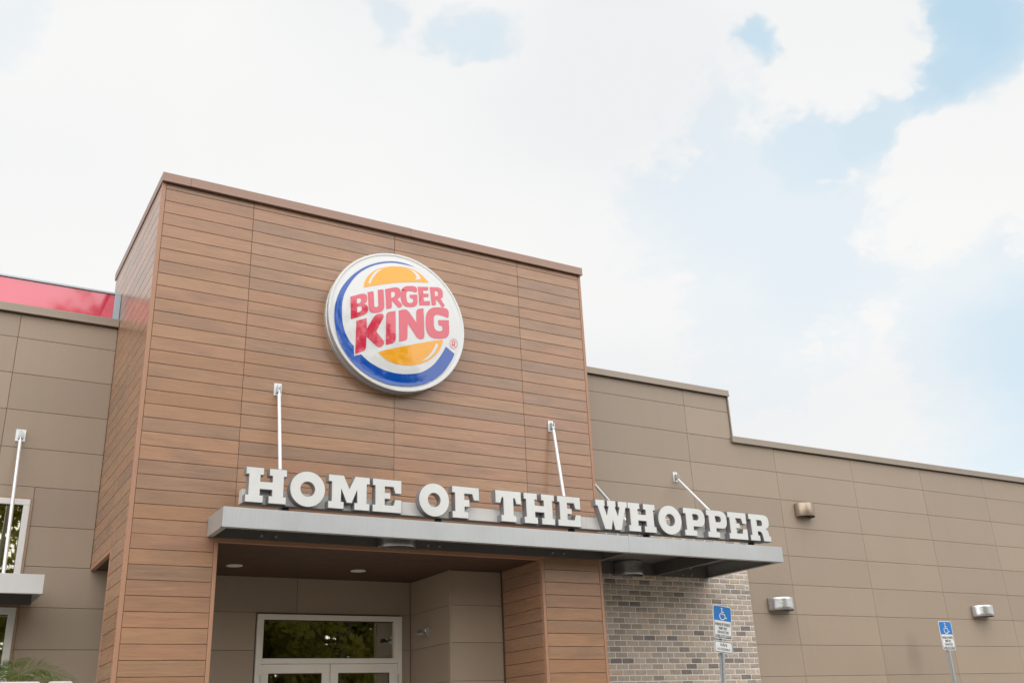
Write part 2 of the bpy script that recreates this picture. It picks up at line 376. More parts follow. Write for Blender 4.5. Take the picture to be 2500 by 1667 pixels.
# copings with a drip edge
def coping(name, x0, x1, y0, y1, z0, z1, m, par):
    mbx = MB().box(x0, x1, y0, y1, z0, z1).box(x0-.0, x1, y0-.006, y0+.012, z0-.006, z0+.012)
    return part(name, mbx, m, par, bevel=.004)
for i, (a, b) in enumerate(((-.014, .302), (.303, 3.10), (3.101, 5.79))):
    e = .0025 if i == 1 else 0
    coping('coping', a, b, -.045-e, .30, 7.632, 7.744+e, COPW, tower)
part('coping', MB().box(-.014, .26, .301, 2.93, 7.632, 7.744), COPW, tower, bevel=.004)
part('coping', MB().box(5.50, 5.79, .301, 2.93, 7.634, 7.742), COPW, tower, bevel=.004)

# ---- left wing wall with the entrance and the windows
YL = 2.16
def seams(z0, z1):
    zs = [5.412+.4545*n for n in range(-14, 6)]
    return [z for z in zs if z0+.02 < z < z1-.02]
def wall_boxes(x0, x1, z0, z1, y0, y1, holes):
    xs = sorted({x0, x1, *[h[0] for h in holes], *[h[1] for h in holes]}); out = MB()
    for a, b in zip(xs, xs[1:]):
        hs = sorted([(h[2], h[3]) for h in holes if h[0] <= a+1e-6 and h[1] >= b-1e-6]); z = z0
        for h0, h1 in hs:
            if h0-z > .001: out.box(a, b, y0, y1, z, h0)
            z = h1
        if z1-z > .001: out.box(a, b, y0, y1, z, z1)
    return out
DOOR = (1.99, 3.95, .15, 3.121); WU = (-3.0, -.705, 3.20, 4.352); WL = (-3.0, -.695, .55, 3.135)
HOLES = [DOOR, WU, (WL[0], WL[1], WL[2], WL[3])]
lw = part('left_wing_wall', wall_boxes(-12, 4.9, .15, 6.63, YL+.012, YL+.22, HOLES), PGROOVE)
tag(lw, 'taupe panel wall left of the tower, running behind the portico')
def panels(par, O, U, N, xedges, z0, z1, holes=(), th=.012, skip=None):
    zs = [z0]+seams(z0, z1)+[z1]
    for a, b in zip(xedges, xedges[1:]):
        for c, d in zip(zs, zs[1:]):
            # cut a panel around openings into rectangles
            rects = [(a, b, c, d)]
            for hx0, hx1, hz0, hz1 in holes:
                nxt = []
                for (p, q, r, s) in rects:
                    if hx1 <= p or hx0 >= q or hz1 <= r or hz0 >= s: nxt.append((p,q,r,s)); continue
                    if hx0 > p: nxt.append((p, hx0, r, s))
                    if hx1 < q: nxt.append((hx1, q, r, s))
                    p2, q2 = max(p,hx0), min(q,hx1)
                    if hz0 > r: nxt.append((p2, q2, r, hz0))
                    if hz1 < s: nxt.append((p2, q2, hz1, s))
                rects = nxt
            for (p, q, r, s) in rects:
                if q-p < .04 or s-r < .03: continue
                loc = Vector(O)+Vector(U)*(p+GAP*.5); loc.z = r+GAP*.45
                piece('panel', par, loc, U, N, q-p-GAP, s-r-GAP*.9, th, .002, PANEL)
panels(lw, (0, YL+.012, 0), FX, FN, [-8.42, -6.6, -4.78, -2.955, -1.125], .15, 6.62, HOLES)
panels(lw, (0, YL+.012, 0), FX, FN, [-1.125, -.002], 3.5939, 6.62, HOLES)
panels(lw, (0, YL+.012, 0), FX, FN, [-1.125, .68, 2.508, 4.098], .15, 3.5939, HOLES)
# interior behind the glass
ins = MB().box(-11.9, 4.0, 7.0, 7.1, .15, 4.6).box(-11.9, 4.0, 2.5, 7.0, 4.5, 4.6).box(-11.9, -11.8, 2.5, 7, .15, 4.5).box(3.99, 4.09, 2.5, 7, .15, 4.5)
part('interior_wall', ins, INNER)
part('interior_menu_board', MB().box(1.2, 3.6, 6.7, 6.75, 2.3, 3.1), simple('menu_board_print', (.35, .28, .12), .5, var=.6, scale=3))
coping('coping', -12, -.004, YL-.055, YL+.3, 6.632, 6.735, COPG, lw)
# reveal trims round the windows
part('window_trim', MB().box(-.732, -.706, YL-.012, YL+.05, 3.20, 4.352), TANTRIM, lw)
part('window_trim', MB().box(-3.0, -.706, YL-.010, YL+.05, 4.353, 4.372), TANTRIM, lw)
part('window_trim', MB().box(-.722, -.696, YL-.012, YL+.05, .55, 3.135), TANTRIM, lw)
def window(name, x0, x1, z0, z1, fw, bars, frame_mat, y=YL-.02, dep=.09, panesplit=()):
    f = MB().box(x0, x1, y, y+dep, z1-fw, z1).box(x0, x1, y, y+dep, z0, z0+fw).box(x0, x0+fw, y, y+dep, z0+fw, z1-fw).box(x1-fw, x1, y, y+dep, z0+fw, z1-fw)
    xs = [x0+fw]
    for bx in bars: f.box(bx-.03, bx+.03, y+.004, y+dep-.004, z0+fw, z1-fw); xs += [bx-.03, bx+.03]
    xs.append(x1-fw)
    o = part(name, f, frame_mat, bevel=.004)
    for a, b in zip(xs[::2], xs[1::2]):
        part('gasket', MB().box(a-.002, b+.002, y+.040, y+.052, z1-fw-.008, z1-fw+.002).box(a-.002, b+.002, y+.040, y+.052, z0+fw-.002, z0+fw+.006).box(a-.002, a+.006, y+.040, y+.052, z0+fw, z1-fw).box(b-.006, b+.002, y+.040, y+.052, z0+fw, z1-fw), BLACKM, o)
        part('pane', MB().box(a-.001, b+.001, y+.044, y+.050, z0+fw-.001, z1-fw+.001), GLASS, o)
    return o
window('window', WU[0], -.733, 3.42, 4.350, .068, (-1.9,), WFRAMEW)
window('window', WL[0], -.723, .57, 3.133, .075, (-1.9,), WFRAMEW)
window('window', WL[0]+.0, -.738, 3.205, 3.41, .04, (), WFRAMEW)
# entrance: frame, transom, two door leaves
XD0, XD1, YD = 2.005, 3.966, YL-.03
ent = part('door_frame', MB().box(XD0, XD1, YD, YD+.12, 3.055, 3.120).box(XD0, XD0+.062, YD, YD+.12, .15, 3.055).box(XD1-.062, XD1, YD, YD+.12, .15, 3.055).box(XD0+.062, XD1-.062, YD, YD+.12, 2.524, 2.588)
           .box(XD0+.0625, XD0+.084, YD+.012, YD+.10, 2.588, 3.055).box(XD1-.11, XD1-.0625, YD+.012, YD+.10, 2.588, 3.055), WFRAME, bevel=.003)
part('gasket', MB().box(XD0+.085, XD1-.111, YD+.035, YD+.06, 3.043, 3.056), BLACKM, ent)
part('gasket', MB().box(XD0+.085, XD0+.094, YD+.036, YD+.061, 2.589, 3.043), BLACKM, ent)
part('pane', MB().box(XD0+.083, XD1-.109, YD+.05, YD+.056, 2.587, 3.056), GLASS, ent)
def leaf(x0, x1, hinge):
    st = .105
    L = part('door', MB().box(x0, x1, YD+.02, YD+.075, 2.412, 2.520).box(x0, x1, YD+.02, YD+.075, .16, .36).box(x0, x0+st, YD+.02, YD+.075, .36, 2.412).box(x1-st, x1, YD+.02, YD+.075, .36, 2.412), WFRAME, bevel=.003)
    part('gasket', MB().box(x0+st, x1-st, YD+.030, YD+.05, 2.403, 2.4125).box(x0+st, x0+st+.008, YD+.030, YD+.05, .36, 2.403).box(x1-st-.008, x1-st, YD+.030, YD+.05, .36, 2.403), BLACKM, L)
    part('pane', MB().box(x0+st-.001, x1-st+.001, YD+.042, YD+.048, .359, 2.413), GLASS, L)
    hx = x1-.13 if hinge < 0 else x0+.13
    h = MB().tube((hx, YD-.05, .95), (hx, YD-.05, 1.45), .014).tube((hx, YD-.05, 1.0), (hx, YD+.02, 1.0), .01).tube((hx, YD-.05, 1.4), (hx, YD+.02, 1.4), .01)
    part('handle', h, ALU, L, smooth=True)
    ex = x0-.004 if hinge < 0 else x1+.004
    for z in (2.33, .5):
        part('hinge', MB().tube((ex, YD-.008, z-.06), (ex, YD-.008, z+.06), .011), ZINC, L, smooth=True)
leaf(2.070, 2.972, -1); leaf(2.980, 3.900, 1)

# ---- right wing wall, stepped parapet
YR = 1.0
rw = part('right_wing_wall', MB().box(4.112, 24, YR+.012, 1.4, .15, 5.81).box(5.7, 9.272, YR+.0125, 1.4, 5.80, 6.59), PGROOVE)
tag(rw, 'long taupe panel wall right of the tower with stepped parapet')
part('interior_wall', MB().box(4.112, 4.4, 1.41, 2.17, .15, 3.6), PGROOVE, rw)
xj = [9.22, 10.178, 12.008, 13.838, 15.665, 17.49, 19.32, 21.15, 22.98]
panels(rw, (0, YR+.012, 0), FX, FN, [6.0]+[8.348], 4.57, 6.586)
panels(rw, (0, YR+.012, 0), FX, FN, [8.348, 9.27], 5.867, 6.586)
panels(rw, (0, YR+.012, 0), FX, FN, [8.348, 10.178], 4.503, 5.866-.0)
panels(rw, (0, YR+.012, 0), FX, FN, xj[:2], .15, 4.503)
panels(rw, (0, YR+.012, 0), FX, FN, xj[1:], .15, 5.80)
panels(rw, (0, YR+.012, 0), FX, FN, [4.118, 4.862], .15, 3.572)
panels(rw, (4.112, 0, 0), SY, SN, [1.04, 2.155], .15, 3.572)
part('corner_trim', MB().box(4.096, 4.117, .985, 1.038, .15, 3.572), PTRIM, rw, bevel=.002)
part('corner_trim', MB().box(9.272, 9.292, .975, 1.3, 5.92, 6.59), COPG, rw)
coping('coping', 5.79, 9.30, YR-.05, YR+.35, 6.592, 6.69, COPG, rw)
coping('coping', 9.25, 15.0, YR-.05, YR+.35, 5.815, 5.915, COPG, rw)
coping('coping', 15.002, 24, YR-.05, YR+.35, 5.815, 5.915, COPG, rw)
part('roof', MB().box(-12, 0, 2.5, 14, 6.2, 6.3).box(.02, 5.75, .3, 2.9, 7.5, 7.55).box(4.2, 24, 1.41, 14, 5.3, 5.4).box(-12, 4.2, 2.91, 14, 6.1, 6.15), simple('roof_membrane', (.5, .5, .48), .8))
part('rear_wall', MB().box(-12, 24, 14, 14.2, .15, 5.9).box(24, 24.2, 1.0, 14.2, .15, 5.81).box(-12.2, -12, 2.17, 14.2, .15, 6.63), PTRIM)
# ---- brick wall, individual bricks over a recessed mortar bed
bw = part('brick_wall', MB().box(5.775, 9.205, .9585, .9993, .15, 4.555), MORTAR)
tag(bw, 'mixed grey and tan split-face brick wall under the right end of the canopy')
part('brick_cap', MB().box(5.775, 9.215, .935, .9993, 4.557, 4.585), COPG, bw)
HC, LB = .0758, .2022
BX1 = 9.215
brow = []
for r in range(60):
    z0 = 3.5556 - .0758*(r-14) - .0758
    if z0 < .15 or z0+HC > 4.556: continue
    x = 5.79 - (0 if r % 2 else LB/2)
    while x < BX1-.01:
        a, b = max(x, 5.79), min(x+LB, BX1); x += LB
        if b-a > .035: brow.append((a, b, z0))
def vis(t): return 0 if 2.02 < t[2] < 3.56 else 1
brow.sort(key=lambda t: (vis(t), abs(t[2]-2.75)))
bm_ = {}
def brick_verts(w, h, d, seed):
    rg = random.Random(seed); j = lambda a: rg.uniform(-a, a); c = .006
    vs = [(0,0,0),(w,0,0),(w,0,h),(0,0,h),(0,-d+.004,0),(w,-d+.004,0),(w,-d+.004,h),(0,-d+.004,h),
          (c+j(.002),-d-j(.003),c+j(.002)),(w-c+j(.002),-d-j(.003),c+j(.002)),(w-c+j(.002),-d-j(.003),h-c+j(.002)),(c+j(.002),-d-j(.003),h-c+j(.002)),(w*.35+j(.03),-d-.003-j(.004),h*.5+j(.015)),(w*.68+j(.03),-d-.003-j(.004),h*.5+j(.015))]
    fs = [(3,2,1,0),(0,1,5,4),(1,2,6,5),(2,3,7,6),(3,0,4,7),(4,5,9,8),(5,6,10,9),(6,7,11,10),(7,4,8,11),(8,9,13,12),(9,10,13),(10,11,12,13),(11,8,12)]
    return vs, fs
MJ = .0115
rest = MB()
for i, (a, b, z0) in enumerate(brow):
    w = b-a-MJ
    if i < 300:
        key = (round(w,3), i % 9)
        if key not in bm_:
            vs, fs = brick_verts(w, HC-MJ, .012, i); me = bpy.data.meshes.new('brick'); me.from_pydata(vs, [], [f[::-1] for f in fs]); me.materials.append(BRICK)
            t = bmesh.new(); t.from_mesh(me); bmesh.ops.recalc_face_normals(t, faces=t.faces); t.to_mesh(me); t.free(); bm_[key] = me
        o = bpy.data.objects.new('brick', bm_[key]); COL.objects.link(o); o.location = (a+MJ/2, .9665, z0+MJ/2); o.parent = bw; o.matrix_parent_inverse = Matrix()
    else:
        vs, fs = brick_verts(w, HC-MJ, .012, i); rest.add([(v[0]+a+MJ/2, v[1]+.9665, v[2]+z0+MJ/2) for v in vs], fs)
ro = part('remaining_bricks', rest, BRICK, bw); ro['kind'] = 'stuff'

# ------------------------------------------------------------------ polygon helpers (lettering)
def fillet(path, n=7):
    pts = []; L = len(path)
    for i, v in enumerate(path):
        r = v[2] if len(v) > 2 else 0; p = Vector(v[:2])
        if r <= 0: pts.append(p); continue
        a, b = Vector(path[i-1][:2]), Vector(path[(i+1) % L][:2])
        da, db = (a-p), (b-p)
        pa = p+da.normalized()*min(r, da.length*.5); pb = p+db.normalized()*min(r, db.length*.5)
        for k in range(n+1):
            t = k/n; pts.append(pa*(1-t)**2+p*2*t*(1-t)+pb*t*t)
    out = []
    for p in pts:
        if not out or (p-out[-1]).length > 1e-5: out.append(p)
    if (out[0]-out[-1]).length < 1e-5: out.pop()
    return out
def area(l): return sum(a.x*b.y-b.x*a.y for a, b in zip(l, l[1:]+l[:1]))/2
def orient(loops): return [l if (area(l) > 0) == (i == 0) else l[::-1] for i, l in enumerate(loops)]
def inset(loops, d):
    res = []
    for l in loops:
        n = len(l); q = []
        for i in range(n):
            e1 = (l[i]-l[i-1]); e2 = (l[(i+1) % n]-l[i])
            if e1.length < 1e-9 or e2.length < 1e-9: q.append(l[i]); continue
            n1 = Vector((-e1.y, e1.x)).normalized(); n2 = Vector((-e2.y, e2.x)).normalized(); s = n1+n2
            k = max(.5, 1+n1.dot(n2)); q.append(l[i]+s*(d/k))
        res.append(q)
    return res
def extrude(mb, loops, y0, y1, mi_side=0, mi_cap=0):
    """loops in (x,z), front at y0 (towards -Y)"""
    flat = [p for l in loops for p in l]; tri = tessellate_polygon([[Vector((p.x, p.y, 0)) for p in l] for l in loops]); n = len(flat)
    o = len(mb.v); mb.v += [(p.x, y0, p.y) for p in flat]+[(p.x, y1, p.y) for p in flat]
    for t in tri: mb.f.append((t[0]+o, t[1]+o, t[2]+o)); mb.m.append(mi_cap); mb.f.append((t[2]+o+n, t[1]+o+n, t[0]+o+n)); mb.m.append(mi_cap)
    k = 0
    for l in loops:
        for i in range(len(l)):
            a, b = k+i+o, k+(i+1) % len(l)+o; mb.f.append((a, b, b+n, a+n)); mb.m.append(mi_side)
        k += len(l)
def ellipse(cx, cy, rx, ry, n=48): return [Vector((cx+rx*math.cos(2*math.pi*i/n), cy+ry*math.sin(2*math.pi*i/n))) for i in range(n)]

# ------------------------------------------------------------------ entrance canopy
can = empty('metal_canopy', (4.6, 0, 3.615), 'long silver metal canopy over the entrance, carrying the letter sign', 'canopy')
CX0, CX1, CY, CZ0, CZ1 = .787, 8.41, -.586, 3.615, 3.817
part('fascia', MB().box(CX0, 5.793, CY, CY+.012, CZ0, CZ1).box(CX0, 5.793, CY+.0121, CY+.07, CZ0, CZ0+.010), SILVER, can, bevel=.002)
part('fascia', MB().box(5.7945, CX1, CY, CY+.012, CZ0, CZ1).box(5.7945, CX1, CY+.0121, CY+.07, CZ0, CZ0+.010), SILVER, can, bevel=.002)
part('end_plate', MB().box(CX0, CX0+.012, CY+.0125, -.006, CZ0, CZ1).box(CX0+.0121, CX0+.06, CY+.072, -.006, CZ0+.001, CZ0+.010), SILVER, can, bevel=.002)
part('end_plate', MB().box(CX1-.012, CX1, CY+.0125, .958, CZ0, CZ1).box(CX1-.06, CX1-.0121, CY+.072, .958, CZ0+.001, CZ0+.010), SILVER, can, bevel=.002)
part('back_channel', MB().box(CX0+.0125, 5.79, -.016, -.006, CZ0+.002, CZ1-.002), SILVERD, can)
part('back_channel', MB().box(5.80, CX1-.0125, .936, .950, CZ0+.002, CZ1-.002), SILVERD, can)
part('cross_beam', MB().box(5.791, 5.799, -.5, .948, CZ0+.003, CZ1-.003).box(5.7995, 5.84, -.5, .935, CZ0+.003, CZ0+.013), SILVERD, can)
part('cross_beam', MB().box(7.38, 7.388, -.5, .934, CZ0+.003, CZ1-.003).box(7.3885, 7.43, -.5, .934, CZ0+.003, CZ0+.013), SILVERD, can)
part('deck', MB().box(CX0+.0125, 5.79, CY+.0125, -.0165, CZ1-.03, CZ1-.012).box(5.80, 7.379, CY+.0125, .935, CZ1-.03, CZ1-.012).box(7.389, CX1-.0125, CY+.0125, .935, CZ1-.03, CZ1-.012), SILVERD, can)
def bolt(x, y, z): part('bolt', MB().tube((x, y, z), (x, y-.014, z), .016, 6).tube((x, y-.014, z), (x, y-.03, z), .007, 8), ZINC, can)
for x, z in ((1.356, 3.657), (1.509, 3.658), (3.31, 3.66), (3.46, 3.66), (5.03, 3.662), (5.195, 3.665)): bolt(x, -.0165, z)
for x, z in ((7.90, 3.76), (7.90, 3.65), (8.06, 3.65), (8.06, 3.75)): bolt(x, .9355, z)
def rod(par, X, yw, zt, ye, ze, pw, ph, r=.020, m=RODW, topdrop=.07):
    o = part('rod', MB().tube((X, yw-.07, zt-topdrop), (X, ye, ze+.05), r, 14), m, par, smooth=True)
    part('wall_plate', MB().box(X-pw/2, X+pw/2, yw-.012, yw-.0005, zt-ph/2, zt+ph/2), m, o, bevel=.002)
    d = Vector((0, ye-yw+.07, ze+.05-zt+topdrop)).normalized(); T = Vector((X, yw-.07, zt-topdrop))
    part('clevis', MB().box(X-.022, X-.012, yw-.07, yw-.012, zt-.045, zt+.03).box(X+.012, X+.022, yw-.07, yw-.012, zt-.045, zt+.03).tube((X-.03, yw-.05, zt-.02), (X+.03, yw-.05, zt-.02), .008).tube(T-d*.055, T, .011), ZINC, o)
    for s in (1, -1): part('screw', MB().tube((X, yw-.012, zt+s*ph*.36), (X, yw-.02, zt+s*ph*.36), .010, 6), ZINC, o)
    E_ = Vector((X, ye, ze))
    part('foot', MB().box(X-.03, X+.03, ye-.05, ye+.05, ze, ze+.008).box(X-.018, X-.01, ye-.03, ye+.03, ze+.008, ze+.06).box(X+.01, X+.018, ye-.03, ye+.03, ze+.008, ze+.06), ZINC, o)
rod(can, 1.455, 0, 5.315, -.316, CZ1, .088, .148)
rod(can, 5.120, 0, 5.315, -.29, CZ1, .075, .150)
rod(can, 8.005, YR, 5.130, -.297, CZ1, .083, .152, topdrop=.055)
rod(can, 6.22, YR, 5.130, -.297, CZ1, .083, .152, topdrop=.055)

# left window canopy
wc = empty('metal_canopy', (-2, 2.16, 3.16), 'short pale metal canopy over the window left of the tower', 'canopy')
lx1, ly, lz0, lz1 = -.577, 1.15, 3.155, 3.352
part('fascia', MB().box(-3.6, lx1, ly, ly+.012, lz0, lz1).box(-3.6, lx1, ly+.0121, ly+.06, lz0, lz0+.01), SILVERL, wc, bevel=.002)
part('end_plate', MB().box(lx1-.012, lx1, ly+.0125, 2.135, lz0, lz1), SILVERL, wc, bevel=.002)
part('end_plate', MB().box(-3.6, -3.588, ly+.0125, 2.135, lz0, lz1), SILVERL, wc, bevel=.002)
part('back_channel', MB().box(-3.587, lx1-.0125, 2.10, 2.112, lz0+.002, lz1-.002), SILVERD, wc)
part('deck', MB().box(-3.587, lx1-.0125, ly+.0125, 2.099, lz1-.03, lz1-.012), SILVERD, wc)
part('bolt', MB().tube((-.945, 2.1, 3.24), (-.945, 2.08, 3.24), .018, 6), ZINC, wc)
rod(wc, -.937, YL, 5.099, 1.62, lz1, .108, .146)
rod(wc, -3.2, YL, 5.099, 1.62, lz1, .108, .146)

# ------------------------------------------------------------------ letter sign
GL = {
 'H': [[(0,0),(.44,0),(.44,.22),(.36,.22),(.36,.38),(.64,.38),(.64,.22),(.56,.22),(.56,0),(1,0),(1,.22),(.93,.22),(.93,.78),(1,.78),(1,1),(.56,1),(.56,.78),(.64,.78),(.64,.61),(.36,.61),(.36,.78),(.44,.78),(.44,1),(0,1),(0,.78),(.07,.78),(.07,.22),(0,.22)]],
 'M': [[(0,0),(.38,0),(.38,.22),(.31,.22),(.31,.60),(.44,.19),(.57,.19),(.69,.60),(.69,.22),(.62,.22),(.62,0),(1,0),(1,.22),(.93,.22),(.93,.78),(1,.78),(1,1),(.64,1),(.505,.62),(.37,1),(0,1),(0,.78),(.08,.78),(.08,.22),(0,.22)]],
 'E': [[(0,0),(1,0),(1,.41),(.77,.41),(.71,.23),(.43,.23),(.43,.40),(.62,.40),(.62,.60),(.43,.60),(.43,.77),(.71,.77),(.77,.58),(1,.58),(1,1),(0,1),(0,.78),(.09,.78),(.09,.22),(0,.22)]],
 'F': [[(0,0),(.60,0),(.60,.22),(.46,.22),(.46,.36),(.64,.36),(.64,.60),(.46,.60),(.46,.77),(.73,.77),(.79,.58),(1,.58),(1,1),(0,1),(0,.78),(.1,.78),(.1,.22),(0,.22)]],
 'T': [[(.2,0),(.8,0),(.8,.22),(.70,.22),(.70,.76),(.745,.76),(.80,.58),(1,.58),(1,1),(0,1),(0,.58),(.20,.58),(.255,.76),(.30,.76),(.30,.22),(.2,.22)]],
 'W': [[(.25,0),(.46,0),(.51,.35),(.56,0),(.77,0),(.945,.78),(1,.78),(1,1),(.70,1),(.70,.78),(.745,.78),(.68,.47),(.61,.78),(.64,.78),(.64,1),(.36,1),(.36,.78),(.40,.78),(.335,.47),(.265,.78),(.30,.78),(.30,1),(0,1),(0,.78),(.06,.78)]],
 'P': [[(0,0),(.58,0),(.58,.22),(.44,.22),(.44,.34),(1,.34,.36),(1,1,.36),(0,1),(0,.78),(.1,.78),(.1,.22),(0,.22)], [(.43,.58),(.69,.58,.12),(.69,.78,.12),(.43,.78)]],
 'R': [[(0,0),(.47,0),(.47,.22),(.39,.22),(.39,.35),(.52,.35,.08),(.585,.26),(.63,0),(1,0),(1,.22),(.93,.22),(.90,.42,.10),(.80,.46),(.98,.56,.16),(.98,1,.32),(0,1),(0,.78),(.09,.78),(.09,.22),(0,.22)], [(.39,.57),(.63,.57,.1),(.63,.77,.1),(.39,.77)]],
}
def glyph(ch, x0, x1, z0, z1):
    if ch == 'O': loops = [ellipse(.5, .5, .5, .52), ellipse(.5, .5, .195, .205)]
    else: loops = [fillet(p) for p in GL[ch]]
    return orient([[Vector((x0+p.x*(x1-x0), z0+p.y*(z1-z0))) for p in l] for l in loops])
LY = -.5
ls = empty('letter_sign', (4.67, -.35, CZ1), 'silver slab-serif letters reading HOME OF THE WHOPPER along the canopy top', 'sign')
for ch, a, b in (('H',1.015,1.451),('O',1.483,1.874),('M',1.904,2.382),('E',2.412,2.761),('O',2.969,3.354),('F',3.388,3.744),('T',3.956,4.311),('H',4.345,4.781),('E',4.82,5.16),
                 ('W',5.388,5.88),('H',5.884,6.325),('O',6.364,6.754),('P',6.79,7.156),('P',7.185,7.544),('E',7.558,7.897),('R',7.94,8.323)):
    L = glyph(ch, a, b, 3.897, 4.268)
    mb = MB(); extrude(mb, L, LY, LY+.088, 0, 1); lo = part('letter', mb, [LSIDE, LRIM], ls)
    mb = MB(); extrude(mb, inset(L, .005), LY-.003, LY-.0005); part('letter_face', mb, LFACE, lo)
part('raceway', MB().box(1.012, 5.297, LY+.0885, -.295, 3.905, 4.052), RACE, ls, bevel=.003)
part('raceway', MB().box(5.2985, 8.30, LY+.0885, -.295, 3.905, 4.052), RACE, ls, bevel=.003)
for x in (1.50, 3.29, 5.12, 6.28, 8.10): part('stand_off', MB().box(x-.03, x+.03, -.36, -.30, CZ1-.010, 3.9045), BLACKM, ls)

# ------------------------------------------------------------------ round sign
CXs, CZs, RS, YS = 2.872, 6.350, .9085, -.165
rs = empty('round_sign', (CXs, 0, CZs-RS), 'round white illuminated sign with blue crescent, yellow bun halves and red BURGER KING lettering', 'sign')
def lathe(prof, n=96):
    mb = MB()
    for i in range(n):
        t = 2*math.pi*i/n
        for r, y in prof: mb.v.append((CXs+r*math.cos(t), y, CZs+r*math.sin(t)))
    k = len(prof)
    for i in range(n):
        for j in range(k-1):
            a, b = i*k+j, ((i+1) % n)*k+j; mb.f.append((a, a+1, b+1, b)); mb.m.append(0)
    return mb
part('casing', lathe([(.02, -.001), (RS-.012, -.001), (RS-.012, -.050), (RS-.020, -.054), (RS-.020, -.085), (RS-.010, -.089), (RS-.010, YS+.03), (RS, YS+.022), (RS, YS)]), CASE, rs, smooth=True)
def dome(r): return YS-.012-.060*(1-(r/.80)**2)          # pan face bulges towards the car park
prof = [(RS, YS), (RS-.004, YS-.008), (RS-.028, YS-.010), (RS-.034, YS-.004), (RS-.062, YS-.004), (RS-.085, YS-.012)]
prof += [(r, dome(r)) for r in [.80-.04*i for i in range(20)]+[.0005]]
face = part('sign_face', lathe(prof), SGW, rs, smooth=True)
def za(x, y): return on_y(830+x*.12755, 670+y*.12755, YS-.04)
def z3(x, y): return on_y(780+x*.23597, 600+y*.23597, YS-.04)
def graphic(name, loops, mt, lift, conv, n=6, smoothpts=False):
    LL = []
    for l in loops:
        p = fillet(l, n) if not smoothpts else catmull(l)
        LL.append([Vector((conv(q.x, q.y).x, conv(q.x, q.y).z)) for q in p])
    LL = orient(LL)
    flat = [p for l in LL for p in l]; tri = tessellate_polygon([[Vector((p.x, p.y, 0)) for p in l] for l in LL])
    bm = bmesh.new(); vs = [bm.verts.new((p.x, 0, p.y)) for p in flat]
    for t in tri:
        try: bm.faces.new([vs[i] for i in t])
        except ValueError: pass
    for _ in range(5):
        es = [e for e in bm.edges if e.calc_length() > .055]
        if not es: break
        bmesh.ops.subdivide_edges(bm, edges=es, cuts=1); bmesh.ops.triangulate(bm, faces=bm.faces)
    for v in bm.verts:
        r = math.hypot(v.co.x-CXs, v.co.z-CZs); v.co.y = dome(min(r, .80))-lift
        if r > .80: v.co.y = YS-.012-lift
    for f in bm.faces:
        f.normal_update(); f.smooth = True
        if f.normal.y > 0: f.normal_flip()
    me = bpy.data.meshes.new(name); bm.to_mesh(me); bm.free(); me.materials.append(mt)
    o = bpy.data.objects.new(name, me); COL.objects.link(o); o.parent = face; return o
def catmull(pts, n=5):
    P = [Vector(p[:2]) for p in pts]; L = len(P); out = []
    sharp = [len(p) > 2 for p in pts]
    for i in range(L):
        p1, p2 = P[i], P[(i+1) % L]
        p0 = P[i-1] if not sharp[i] else p1-(p2-p1)*.5
        p3 = P[(i+2) % L] if not sharp[(i+1) % L] else p2+(p2-p1)*.5
        for k in range(n):
            t = k/n; out.append(.5*((2*p1)+(p2-p0)*t+(2*p0-5*p1+4*p2-p3)*t*t+(3*p1-p0-3*p2+p3)*t**3))
    return out
s = 1
graphic('crescent', [[(995,210,s),(880,170),(760,152),(620,165),(480,210),(350,295),(240,420),(180,560),(162,680),(170,810),(210,970),(290,1115),(400,1245),(540,1345),(700,1415),(860,1441),(1000,1438),(1150,1400),(1280,1310),(1370,1190),(1408,1110,s),(1312,1040,s),
  (1260,1130),(1180,1230),(1070,1300),(950,1322),(800,1315),(650,1270),(520,1195),(435,1117,s),(366,1132,s),(360,1030,s),(315,975),(265,870),(242,760),(238,640),(255,520),(300,420),(380,310),(480,235),(600,187),(740,168),(860,180)]], SGB, .0022, z3, smoothpts=True)
graphic('top_bun', [[(456,432,s),(470,365),(520,295),(600,240),(700,215),(800,208),(900,217),(990,245),(1070,300),(1137,377,s),(980,376),(800,385),(620,406)]], SGY, .0022, z3, smoothpts=True)
graphic('bottom_bun', [[(606,1108,s),(640,1090),(860,1045),(1080,1003),(1255,974),(1275,985),(1258,1045),(1205,1125),(1110,1195),(1000,1230),(900,1237),(790,1220),(690,1178)]], SGY, .0022, z3, smoothpts=True)
graphic('bun_highlight', [[(508,385),(522,393),(548,340),(590,285),(657,234,s),(595,255),(545,305),(515,355)]], SGW, .0040, z3, smoothpts=True)
graphic('bun_highlight', [[(850,226,s),(940,246),(990,290),(1006,330),(984,353,s),(1038,346),(1047,330),(1025,290),(960,245)]], SGW, .0040, z3, smoothpts=True)
graphic('bun_highlight', [[(1198,1022),(1212,1014),(1224,1030),(1195,1095),(1130,1165),(1048,1198,s),(1115,1150),(1170,1080)]], SGW, .0040, z3, smoothpts=True)
